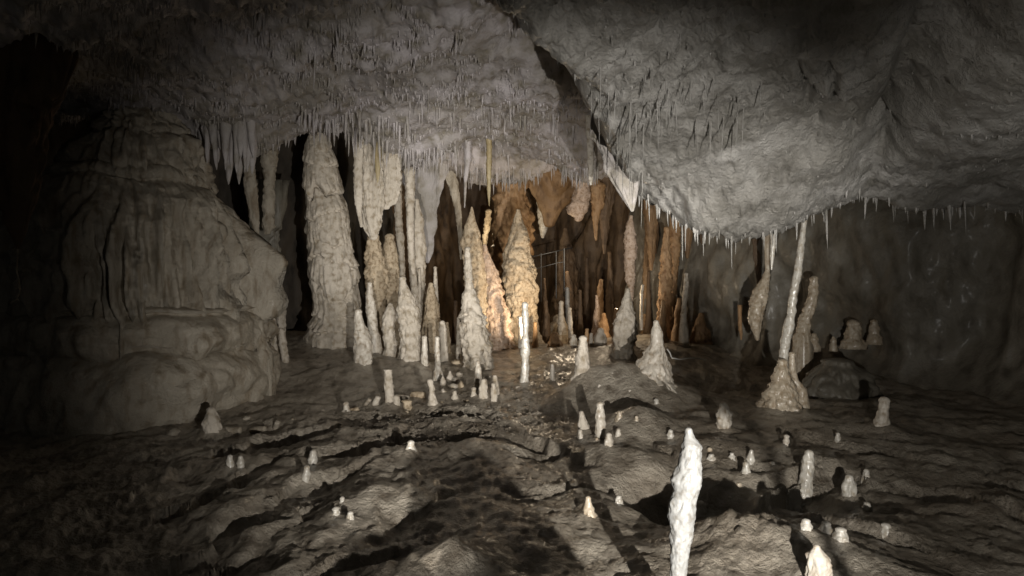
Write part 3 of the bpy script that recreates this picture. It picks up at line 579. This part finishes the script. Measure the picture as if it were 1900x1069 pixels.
smite('smooth low dome at the foot of the right wall', [(672,1530,1580),(690,1508,1606),(715,1490,1622),(742,1480,1630)], 'wall', Y=6.75, lump=0.08, name='flowstone_dome', cat='flowstone', blunt=0.25, tier=0.0)

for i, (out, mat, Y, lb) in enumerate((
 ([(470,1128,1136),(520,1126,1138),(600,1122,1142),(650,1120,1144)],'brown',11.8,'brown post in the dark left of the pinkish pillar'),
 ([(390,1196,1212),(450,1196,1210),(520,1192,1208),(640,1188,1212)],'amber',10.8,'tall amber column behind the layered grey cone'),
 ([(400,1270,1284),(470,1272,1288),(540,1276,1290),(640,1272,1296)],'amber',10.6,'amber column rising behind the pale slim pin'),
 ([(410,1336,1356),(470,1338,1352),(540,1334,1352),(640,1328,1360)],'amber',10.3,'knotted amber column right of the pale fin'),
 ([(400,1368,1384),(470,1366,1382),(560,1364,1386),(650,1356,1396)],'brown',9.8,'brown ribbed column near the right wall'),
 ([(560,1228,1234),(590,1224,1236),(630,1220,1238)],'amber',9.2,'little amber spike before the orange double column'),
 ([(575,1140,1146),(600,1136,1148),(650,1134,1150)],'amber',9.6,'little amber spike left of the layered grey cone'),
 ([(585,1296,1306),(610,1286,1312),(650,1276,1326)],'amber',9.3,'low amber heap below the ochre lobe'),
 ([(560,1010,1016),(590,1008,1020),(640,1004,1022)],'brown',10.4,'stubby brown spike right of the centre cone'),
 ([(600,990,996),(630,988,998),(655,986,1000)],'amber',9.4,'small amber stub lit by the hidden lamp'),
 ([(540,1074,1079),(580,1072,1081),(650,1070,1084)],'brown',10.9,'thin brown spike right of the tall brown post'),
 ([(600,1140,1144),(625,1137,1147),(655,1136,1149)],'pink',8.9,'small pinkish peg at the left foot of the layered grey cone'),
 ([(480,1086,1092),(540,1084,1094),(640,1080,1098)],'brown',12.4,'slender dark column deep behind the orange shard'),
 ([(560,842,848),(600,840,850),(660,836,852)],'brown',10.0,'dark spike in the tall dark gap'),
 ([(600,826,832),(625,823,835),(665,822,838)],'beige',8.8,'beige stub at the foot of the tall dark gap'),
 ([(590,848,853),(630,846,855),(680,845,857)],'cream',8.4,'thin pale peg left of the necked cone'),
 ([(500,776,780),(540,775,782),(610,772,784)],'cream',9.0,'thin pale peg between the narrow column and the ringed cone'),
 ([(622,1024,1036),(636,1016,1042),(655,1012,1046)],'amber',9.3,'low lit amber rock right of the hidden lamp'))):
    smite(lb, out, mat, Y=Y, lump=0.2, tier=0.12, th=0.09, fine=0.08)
az = math.radians(10.2); qx, qy = LAMP[0]+math.sin(az)*1.0, LAMP[1]+math.cos(az)*1.0  # invented out-of-view stalagmite, head and stem shaped to throw shade right of centre
def absrow(z, x0, x1): return (534.5-z*F/qy, 950+x0*F/qy, 950+x1*F/qy)
smite('added unseen knob-headed stalagmite casting shade right of centre', [absrow(-0.575,qx-0.022,qx+0.022),absrow(-0.60,qx-0.045,qx+0.045),absrow(-0.66,qx-0.05,qx+0.05),absrow(-0.695,qx-0.03,qx+0.05),absrow(-0.72,qx+0.022,qx+0.042),absrow(-1.0,qx+0.018,qx+0.044),absrow(-1.35,qx+0.010,qx+0.054)], 'cream', Y=qy, lump=0.1)
# --- things that hang
for out, mat, Y, lb in (
 ([(365,1196,1222),(420,1198,1220),(460,1202,1216),(500,1206,1211)],'amber',9.9,'amber drapery hanging left of the orange double column'),
 ([(375,1262,1292),(420,1266,1288),(455,1270,1282),(478,1273,1278)],'amber',9.6,'amber drapery hanging right of the orange double column'),
 ([(380,1290,1320),(420,1296,1314),(450,1300,1308)],'brown',9.4,'short brown drapery above the ochre lobe'),
 ([(380,1318,1350),(430,1322,1344),(470,1328,1338),(490,1331,1335)],'amber',9.5,'amber drapery hanging above the pale fin'),
 ([(380,1356,1392),(430,1360,1388),(500,1366,1380),(530,1370,1375)],'brown',9.2,'broad brown drapery near the right wall'),
 ([(380,1392,1424),(440,1396,1420),(500,1402,1414),(540,1406,1410)],'brown',8.6,'brown drapery left of the thin glistening stalactite'),
 ([(345,1106,1140),(400,1110,1134),(440,1116,1128),(470,1119,1123)],'brown',11.4,'dark brown drapery left of the pinkish pillar')):
    stite(lb, out, Y, mat, name='calcite_drapery', cat='drapery', flat=0.6, flute=0.35, nfl=14, lump=0.15, ext=0.6)
stite('big smooth white curtain tapering to a point above the pinkish pillar', [(255,1105,1150),(280,1116,1168),(300,1121,1180),(320,1128,1186),(340,1137,1186),(360,1150,1184),(375,1160,1180),(390,1170,1176)], 4.75, 'ceil', name='calcite_curtain', cat='drapery', flat=0.5, lump=0.08, flute=0.30, nfl=14, bil=0.10, ext=0.5)
stite('pale blade hanging left of the white curtain', [(250,1088,1102),(300,1090,1102),(330,1092,1101),(342,1094,1099)], 7.6, 'white', flat=0.5, lump=0.1, ext=0.35)
stite('long yellow stalactite hanging before the centre chamber', [(258,902,913),(290,902,913),(320,902,912),(360,904,910),(382,907,908.5)], 8.6, 'yellow', lump=0.1, ext=0.6)
stite('thin grey stalactite left of the long yellow one', [(300,862,874),(330,860,868),(385,861,863)], 9.4, 'ceil', lump=0.1, ext=0.6)
stite('wide fluted drapery right of the tallest column', [(225,660,712),(260,661,712),(300,663,712),(360,666,710),(400,670,708),(425,678,706),(440,686,700)], 8.3, 'cream', name='calcite_drapery', cat='drapery', flute=0.40, nfl=22, flat=0.5, lump=0.1, ext=0.4)
stite('narrow edge fold at the left of the wide drapery', [(225,655,676),(300,656,674),(370,657,672),(388,660,671),(420,668,673)], 8.1, 'cream', name='calcite_drapery', cat='drapery', flute=0.15, flat=0.6, lump=0.08, ext=0.4)
stite('ochre streaked fold in the middle of the draperies', [(235,692,716),(280,694,710),(310,696,706),(330,698,704),(338,699,702)], 8.05, 'yellow', name='calcite_drapery', cat='drapery', flat=0.4, lump=0.1, flute=0.12, ext=0.4)
stite('pale ragged curtain with a toothed hem', [(220,706,746),(280,706,744),(330,706,744),(360,706,742),(376,708,736),(384,710,720)], 8.4, 'cream', name='calcite_drapery', cat='drapery', flat=0.4, lump=0.12, flute=0.40, nfl=18, ext=0.4)
stite('grey flaring curtain left of the tall dark gap', [(290,735,838),(325,738,826),(370,768,816),(420,772,808),(470,782,804),(486,790,796)], 9.9, 'ceil', name='calcite_drapery', cat='drapery', flat=0.4, lump=0.12, flute=0.12, ext=0.4)
stite('olive fold hanging at the right edge of the tall dark gap', [(320,822,846),(350,834,852),(390,844,857),(440,850,858),(480,853,857)], 10.2, 'flow', name='calcite_drapery', cat='drapery', flat=0.5, lump=0.1, ext=0.4)
stite('orange-white rock cluster hanging at the back', [(345,1066,1092),(362,1062,1096),(380,1056,1094),(395,1054,1088),(404,1064,1082)], 10.8, 'pink', name='hanging_cluster', cat='flowstone', lump=0.35, tier=0.15, th=0.1, ext=0.15)
stite('brown stem beside the hanging rock cluster', [(325,1093,1102),(345,1094,1124),(380,1096,1124),(400,1098,1112),(430,1102,1109),(445,1104,1108)], 11.0, 'orange', lump=0.25, name='hanging_cluster', cat='flowstone', ext=0.5)
stite('pale clustered lobes hanging low by the right wall', [(500,1420,1428),(530,1404,1428),(560,1390,1424),(590,1387,1414),(612,1394,1410),(630,1403,1408)], 7.6, 'wet', name='hanging_cluster', cat='flowstone', lump=0.35, tier=0.1, th=0.1, ext=0.5)
stite('thin glistening stalactite left of the leaning column', [(395,1428,1442),(420,1428,1440),(450,1430,1440),(475,1429,1437),(500,1430,1433)], 5.7, 'wetpale', lump=0.1, ext=0.25)
stite('little orange shard hanging at the right wall', [(604,1370,1376),(615,1371,1378),(630,1374,1377)], 8.3, 'orange', lump=0.2, ext=0.25)
stite('dim orange drapery ending in a long point at the far left', [(180,-60,105),(240,-40,92),(300,-25,82),(360,-5,70),(410,10,55),(440,22,44),(460,30,36)], 5.2, 'brown', name='calcite_drapery', cat='drapery', flat=0.4, flute=0.12, nfl=14, lump=0.1, ext=0.5)
stite('ribbed drapery finger left of the tallest column', [(295,452,472),(340,453,477),(380,459,480),(410,465,482),(438,476,480)], 7.6, 'flow', name='calcite_drapery', cat='drapery', flute=0.2, flat=0.6, ext=0.4)
stite('lumpy hanging pillar in the recess left of the tallest column', [(240,486,516),(300,486,514),(340,490,508),(380,488,510),(420,486,508),(432,490,500)], 8.2, 'flow', name='calcite_drapery', cat='drapery', lump=0.25, tier=0.15, th=0.15, ext=0.4)
stite('left leg of the grey rock arch in the recess', [(420,466,520),(450,466,500),(480,464,484),(520,466,482),(545,474,482)], 9.0, 'wall', name='calcite_drapery', cat='drapery', lump=0.15, flat=0.5, ext=0.6)
stite('right leg of the grey rock arch in the recess', [(425,470,516),(460,484,518),(490,492,520),(515,500,514),(528,504,508)], 9.05, 'wall', name='calcite_drapery', cat='drapery', lump=0.15, flat=0.5, ext=0.6)

# --- small stalactites: parts of the ceiling they hang from
def cone_mesh(name, n=7, rings=6, seed=0, fat=False):
    v = []; f = []
    for i in range(rings):
        t = i/(rings-1); r = (1-t)**0.75*0.92+0.08 if not fat else (1-0.45*t-0.43*t**4)*(1+0.12*math.sin(9*t+seed))
        for j in range(n):
            a = 2*math.pi*j/n; k = 1+0.12*math.sin(3*a+seed+5*t)
            v.append((r*k*math.cos(a)+0.2*math.sin(3*t+seed)*t*0.6, r*k*math.sin(a), -t))
    v.append((v[-1][0], 0, -1.02))
    for i in range(rings-1):
        for j in range(n):
            f.append((i*n+j, (i+1)*n+j, (i+1)*n+(j+1) % n, i*n+(j+1) % n))
    for j in range(n): f.append(((rings-1)*n+j, len(v)-1, (rings-1)*n+(j+1) % n))
    me = bpy.data.meshes.new(name); me.from_pydata(v, [], f)
    me.polygons.foreach_set('use_smooth', np.ones(len(f), bool)); return me
def straw_mesh(name):
    me = cone_mesh(name, 6, 5, 1.0); return me
rnd = random.Random(5)
PROTO = {}
def hang_part(parent, name, px, py_top, length_px, width_px, Y, mat, var):
    key = (name, mat, var)
    if key not in PROTO:
        me = cone_mesh(name, 9 if name == 'drapery_fold' else 7, 9 if name == 'drapery_fold' else 6, var*1.7, name == 'drapery_fold'); me.materials.append(MATS[mat]); PROTO[key] = me
    x, y, z = P(px, py_top, Y); s = Y/F
    o = bpy.data.objects.new(name, PROTO[key]); C.objects.link(o); o.parent = parent
    po = parent['_org']
    o.location = (x-po[0], y-po[1], z+CZ-po[2]+0.03); o.scale = (width_px*s/2, width_px*s/2, length_px*s+0.03)
    o.rotation_euler = (rnd.uniform(-.05, .05), rnd.uniform(-.06, .06), rnd.uniform(0, 6.28))
# the toothed lower hem of the low ceiling on the right
hem = [(1188,348),(1205,362),(1225,380),(1250,395),(1275,408),(1300,415),(1340,416),(1380,412),(1420,410),(1460,408),(1500,395),(1540,378),(1580,368),(1640,362),(1700,360),(1780,358),(1860,360),(1900,362)]
hx = np.array([h[0] for h in hem]); hy = np.array([h[1] for h in hem])
def hem_y(px):
    """where the low ceiling's underside ends as seen from the room: its lowest point in that direction"""
    ys = np.arange(3.8, 5.5, 0.04); x = (px-950)/F*ys; h = ceil_h(x, ys); k = np.argmin(h/ys)
    return ys[k], 534.5-h[k]/ys[k]*F
nh = 0
px = 1186.0
while px < 1898 and nh < 150:
    Y, py = hem_y(px)
    dens = 1.0 if px < 1500 else 1.15
    L = abs(rnd.gauss(0, 1))**1.5*14+4; W = rnd.uniform(3.2, 7.5)
    if rnd.random() < 0.12: L += 16; W += 3
    hang_part(overhang, 'stalactite', px, py-3, L, W, Y+rnd.uniform(-0.12, 0.05), 'mass', rnd.randint(0, 4)); nh += 1
    px += rnd.choice((2, 3, 4, 6, 9, 16))*rnd.uniform(0.8, 1.3)*dens
# long straws on the low ceiling
for i in range(54):
    px = rnd.gauss(1270, 95) if i < 42 else rnd.uniform(1090, 1200)
    py = 120+rnd.uniform(0, 120) if i < 42 else 130+(px-1090)*1.6+rnd.uniform(0, 40)
    if px < 1075 or px > 1490: continue
    Y = chit(px, py); 
    if Y > 6: continue
    hang_part(overhang, 'soda_straw', px, py, rnd.uniform(35, 115), rnd.uniform(2.2, 3.6), Y, 'mass', rnd.randint(0, 4))
# fringes of the farther ceiling
FR = [((740,285),(850,285),60,30,5),((850,318),(1000,330),70,22,4),((1000,318),(1110,322),45,24,4),((460,262),(560,262),28,16,5),((372,240),(470,240),34,70,17),((560,215),(760,225),50,40,7),((640,245),(720,250),14,45,6),((760,200),(1060,215),90,34,5),((200,2),(292,10),26,50,5)]
cnt = 0
for (a, b, n, L, W) in FR:
    for i in range(n):
        if cnt >= 300: break
        t = rnd.random(); px = a[0]+(b[0]-a[0])*t; py = a[1]+(b[1]-a[1])*t+rnd.uniform(-14, 14)
        Y = chit(px, py, 2.5)
        if Y > 12.5: continue
        hang_part(ceiling, 'drapery_fold' if W == 17 else 'stalactite', px, py, L*rnd.uniform(0.4, 1.3), W*rnd.uniform(0.6, 1.3), Y, 'ceil', rnd.randint(0, 4)); cnt += 1
# the countless tiny ones
def bristle(name, parent, n, region, mat, lr, rr_, yr):
    V = []; Fq = []
    rs = np.random.RandomState(9)
    ys = yr[0]*(yr[1]/yr[0])**rs.rand(n); us = rs.uniform(region[0], region[1], n); xs = us*ys
    l_, m_ = ceil_parts(xs, ys); z = np.minimum(l_, m_)
    keep = (l_ < m_) if name == 'bristle' else (m_ < l_)
    wq = 0.25*noise(xs*2, ys*2, 0, 81); den = 0.55*ridged(xs*1.3+wq, ys*2.2+wq, 0, 77, 2)+0.5*noise(xs*3.3, ys*3.3, 0, 79)-0.05; keep &= den > rs.uniform(-0.25, 0.35, n)
    xs, ys, z = xs[keep], ys[keep], z[keep]; n = len(xs); k = 5
    L = (lr*np.exp(rs.normal(-0.75, 0.65, n))*np.clip(0.6+1.3*den[keep], 0.3, 1.7))[:, None]; r = (rr_*rs.uniform(0.5, 1.2, n)*(0.4+ys/10))[:, None]
    a = rs.rand(n)[:, None]*6.28+np.arange(k)[None]*2*math.pi/k; tx = rs.normal(0, 0.06, (n, 1))*L; ty = rs.normal(0, 0.06, (n, 1))*L
    x0, y0, z0 = xs[:, None], ys[:, None], z[:, None]
    top = np.stack([x0+1.5*r*np.cos(a), y0+1.5*r*np.sin(a), z0+0.03+0*a], -1)
    mid = np.stack([x0+tx*.4+0.8*r*np.cos(a), y0+ty*.4+0.8*r*np.sin(a), z0-L*0.35+0*a], -1)
    tip = np.stack([x0+tx, y0+ty, z0-L], -1)
    V = np.concatenate([top, mid, tip], 1).reshape(-1, 3)
    fq = []
    for j in range(k):
        j2 = (j+1) % k; fq += [(j, k+j, k+j2), (j, k+j2, j2), (k+j, 2*k, k+j2)]
    Fq = (np.arange(n)[:, None, None]*(2*k+1)+np.array(fq)[None]).reshape(-1, 3)
    o = mesh_obj('small_stalactites' if name == 'bristle' else 'small_drips', V, Fq, mat, parent); o['kind'] = 'stuff'
bristle('bristle', ceiling, 20000, (-0.72, 0.2), 'ceil', 0.085, 0.011, (4.0, 11.5))
bristle('drip', overhang, 1500, (0.0, 0.75), 'mass', 0.03, 0.009, (2.4, 5.2))

# --- broken stalagmite pieces laid as edging, loose stones
def log(label, p0, p1, rpx, mat):
    x0, y0 = fxy(*p0); x1, y1 = fxy(*p1); Y = (y0+y1)/2; s = Y/F
    A = Vector((x0, Y, (534.5-p0[1])*s)); B = Vector((x1, Y-0.05, (534.5-p1[1])*s)); D = B-A; Ln = D.length; D.normalize()
    r = rpx*s; U = D.cross(Vector((0, 0, 1))).normalized(); W = U.cross(D)
    n, k = 9, 14; V = []; SEED[0] += 3
    prof = [0.02, 0.85]+[1]*(n-4)+[0.9, 0.02]; tt = [0.0, 0.0]+list(np.linspace(0.06, 0.94, n-4))+[1.0, 1.0]
    for t, pr in zip(tt, prof):
        for j in range(k):
            a = 2*math.pi*j/k; q = A+D*(Ln*t)+(U*math.cos(a)+W*math.sin(a))*(r*pr*(1-0.15*t))
            d = 0.35*r*float(fbm(q.x*9, q.y*9, q.z*9, SEED[0], 3)); q = q+(U*math.cos(a)+W*math.sin(a))*d*pr+D*(d*0.5)
            V.append(tuple(q+Vector((0, 0, r*0.6))))
    o = mesh_obj('broken_stalagmite', V, grid_faces(n, k, wrap=True, flip=True), mat)
    tag(o, label, 'stone log', 'broken pieces laid as edging')
log('yellowish stone log at the left end of the middle edging', (638,768), (670,762), 6, 'beige')
log('white tapered stone log leaning beside the flat-topped post', (684,762), (712,738), 6, 'white')
log('thin grey stone log behind the white tapered one', (668,757), (694,742), 4, 'cream')
log('grey stone log behind the squat yellowish stump', (736,738), (760,740), 4.5, 'cream')
log('thick square-ended stone log left of the waisted stalagmite', (763,738), (790,736), 7, 'beige')
log('long dim stone log right of the two-lobed stump', (412,803), (452,800), 7, 'flow')
log('middle dim stone log of the left edging', (462,803), (500,796), 6.5, 'flow')
log('angled dim stone log of the left edging', (503,798), (526,785), 6, 'flow')
log('sliver of stone at the right end of the left edging', (528,787), (552,778), 3.5, 'flow')
def stone(label, px_, py_, wpx, hpx, mat, name='stone', cat='stone', group='loose stones of the heap', lift=0):
    Y = fhit(px_, py_); s = Y/F; SEED[0] += 3
    x, y, z = P(px_, py_, Y); k, n = 12, 8; V = []
    for i in range(n+1):
        la = math.pi*i/n
        for j in range(k):
            a = 2*math.pi*j/k; d = np.array([math.sin(la)*math.cos(a), math.sin(la)*math.sin(a), math.cos(la)])
            q = 1+0.55*float(fbm(d[0]*1.3, d[1]*1.3, d[2]*1.3, SEED[0], 3))
            V.append((x+d[0]*q*wpx*s/2, y+d[1]*q*wpx*s/2, z+lift*s+hpx*s*0.4+d[2]*q*hpx*s/2))
    tag(mesh_obj(name, V, grid_faces(n+1, k, wrap=True, flip=True), mat), label, cat, group)
for a in (('topmost curled stone of the stone heap',846,682,18,9,'beige',6),('upper right stone of the heap',852,700,13,12,'cream',0),('flat middle stone of the heap',846,707,16,7,'cream',0),('lowest wide stone of the heap',842,720,20,9,'cream',0),('right stone at the foot of the heap',855,720,11,13,'beige',0),('round stone left below the heap',823,733,12,12,'cream',0),('small stone by the waisted stalagmite',820,752,10,8,'beige',0),
          ('flat stone right of the upright stub',906,702,14,7,'cream',0),('flat chip at the foot of the slim knobbly stalagmite',950,728,12,5,'cream',0),('pale chip beside the slim knobbly stalagmite foot',962,722,14,6,'cream',0),('rounded flat stone before the low round stub',868,748,18,7,'beige',0),('pale stone on the stone log of the left edging',457,784,14,9,'flow',4),('dim stone left of the two-lobed stump',322,808,24,14,'flow',0)):
    stone(a[0], *a[1:5], a[5], lift=a[6])
# rubble of the broken floor
rs = np.random.RandomState(3); V = []; Fr = []; b0 = 0
for i in range(900):
    px_, py_ = rs.normal(840, 110), rs.normal(775, 26)
    if i > 620: px_, py_ = rs.normal(960, 90), rs.normal(725, 16)
    if not (560 < px_ < 1120 and 690 < py_ < 850): continue
    Y = fhit(px_, py_, 3.5, 9.5); x, y, z = P(px_, py_, Y); z = float(floor_h(np.array([x]), np.array([y]))[0]) if i % 3 == 0 else z
    r = 0.006+0.016*rs.rand()**2
    q = rs.normal(0, 1, (6, 3)); base = np.array([(1,0,0),(0,1,0),(-1,0,0),(0,-1,0),(0,0,.7),(0,0,-.7)])
    for p in base+0.25*q: V.append((x+p[0]*r*1.3, y+p[1]*r*1.3, z+0.004+p[2]*r))
    for f in ((0,1,4),(1,2,4),(2,3,4),(3,0,4),(1,0,5),(2,1,5),(3,2,5),(0,3,5)): Fr.append(tuple(b0+j for j in f))
    b0 += 6
tag(mesh_obj('rubble', V, Fr, 'floor', smooth=False), 'fine broken rubble strewn over the middle of the floor', 'rubble', None, 'stuff')

# ------------------------------------------------------------------ the floor itself, swelling into a skirt of calcite round each stalagmite
X, Yg = fan(0.25, 17, 440, 0.88, 720)
Z = floor_h(X, Yg)
for sx, sy, sr, sh in SKIRTS:
    m = (np.abs(X-sx) < 6*sr) & (np.abs(Yg-sy) < 6*sr); d = np.hypot(X[m]-sx, Yg[m]-sy)
    wob = 1+0.5*noise(X[m]*2/sr*0.5, Yg[m]*2/sr*0.5, 0, 91)
    Z[m] += sh*np.exp(-(d/(1.9*sr*wob))**1.6)
fl = mesh_obj('ground', np.stack([X, Yg, Z], -1).reshape(-1, 3), grid_faces(440, 720), 'floor')
tag(fl, 'brown wet layered cave floor', None, None, 'structure')


# --- the visitors' railing at the back, a cable, a wispy root
def tube(name, pts, r, mat, parent=None, k=6):
    V = []; p = [Vector(q) for q in pts]
    for i, q in enumerate(p):
        d = (p[min(i+1, len(p)-1)]-p[max(i-1, 0)]).normalized()
        u = d.cross(Vector((0.3, 0.9, 0.2))).normalized(); w = u.cross(d)
        for j in range(k):
            a = 2*math.pi*j/k; V.append(tuple(q+(u*math.cos(a)+w*math.sin(a))*r))
    return mesh_obj(name, V, grid_faces(len(p), k, wrap=True, flip=True), mat, parent)
RY = 12.0
rail = bpy.data.objects.new('metal_railing', None); C.objects.link(rail); g = P(1030, 560, RY); rail.location = (g[0], g[1], g[2]+CZ); rail['_org'] = [g[0], g[1], g[2]+CZ]
tag(rail, 'dark metal visitor railing at the back of the chamber', 'railing')
for q in ((1047,461,520),(1032,466,524),(1004,470,530),(930,452,500)):
    tube('post', [P(q[0], q[1], RY), P(q[0], q[2]+30, RY)], 0.010 if q[0] != 1047 else 0.018, 'steel', rail)
tube('handrail', [P(918,450,RY+.3), P(960,460,RY+.1), P(990,476,RY), P(1047,463,RY), P(1062,460,RY+.2)], 0.010, 'steel', rail)
tube('lower_rail', [P(918,478,RY+.3), P(990,500,RY), P(1034,488,RY), P(1047,486,RY)], 0.008, 'steel', rail)
tag(tube('cable', [P(1238,648,6.9), P(1243,655,6.85), P(1246,664,6.85), P(1260,667,6.9), P(1285,664,7.0), P(1310,668,7.1)], 0.008, 'cable'), 'thin pale cable trailing behind the hooded mound', 'cable')
rt = tube('dangling_root', [P(33,458,5.2), P(32,480,5.2), P(31,505,5.2), P(35,520,5.2), P(37,540,5.2), P(30,556,5.2), P(21,561,5.2)], 0.006, 'flow')
tag(rt, 'wispy pale root dangling from the point of the far left drapery', 'root')
for k_ in range(7):
    tube('rootlet', [P(34,512+3*k_,5.2), P(34+rnd.uniform(-10,8),522+4*k_,5.2+rnd.uniform(-.05,.05)), P(32+rnd.uniform(-10,9),535+4*k_,5.2+rnd.uniform(-.05,.05))], 0.004, 'flow', rt)
for o in bpy.data.objects:
    if '_org' in o: del o['_org']

# ------------------------------------------------------------------ lamps hidden among the dripstone
spot('base_lamp', P(1012, 628, 8.7), P(948, 545, 9.5), 85, 42, 0.6, WARM)
bulb('rear_lamp', P(908, 430, 12.6), 24, (1.0, 0.85, 0.6))
bulb('side_lamp', P(1148, 560, 9.7), 15, WARM)
bulb('alcove_lamp', P(1040, 470, 11.3), 16, WARM)
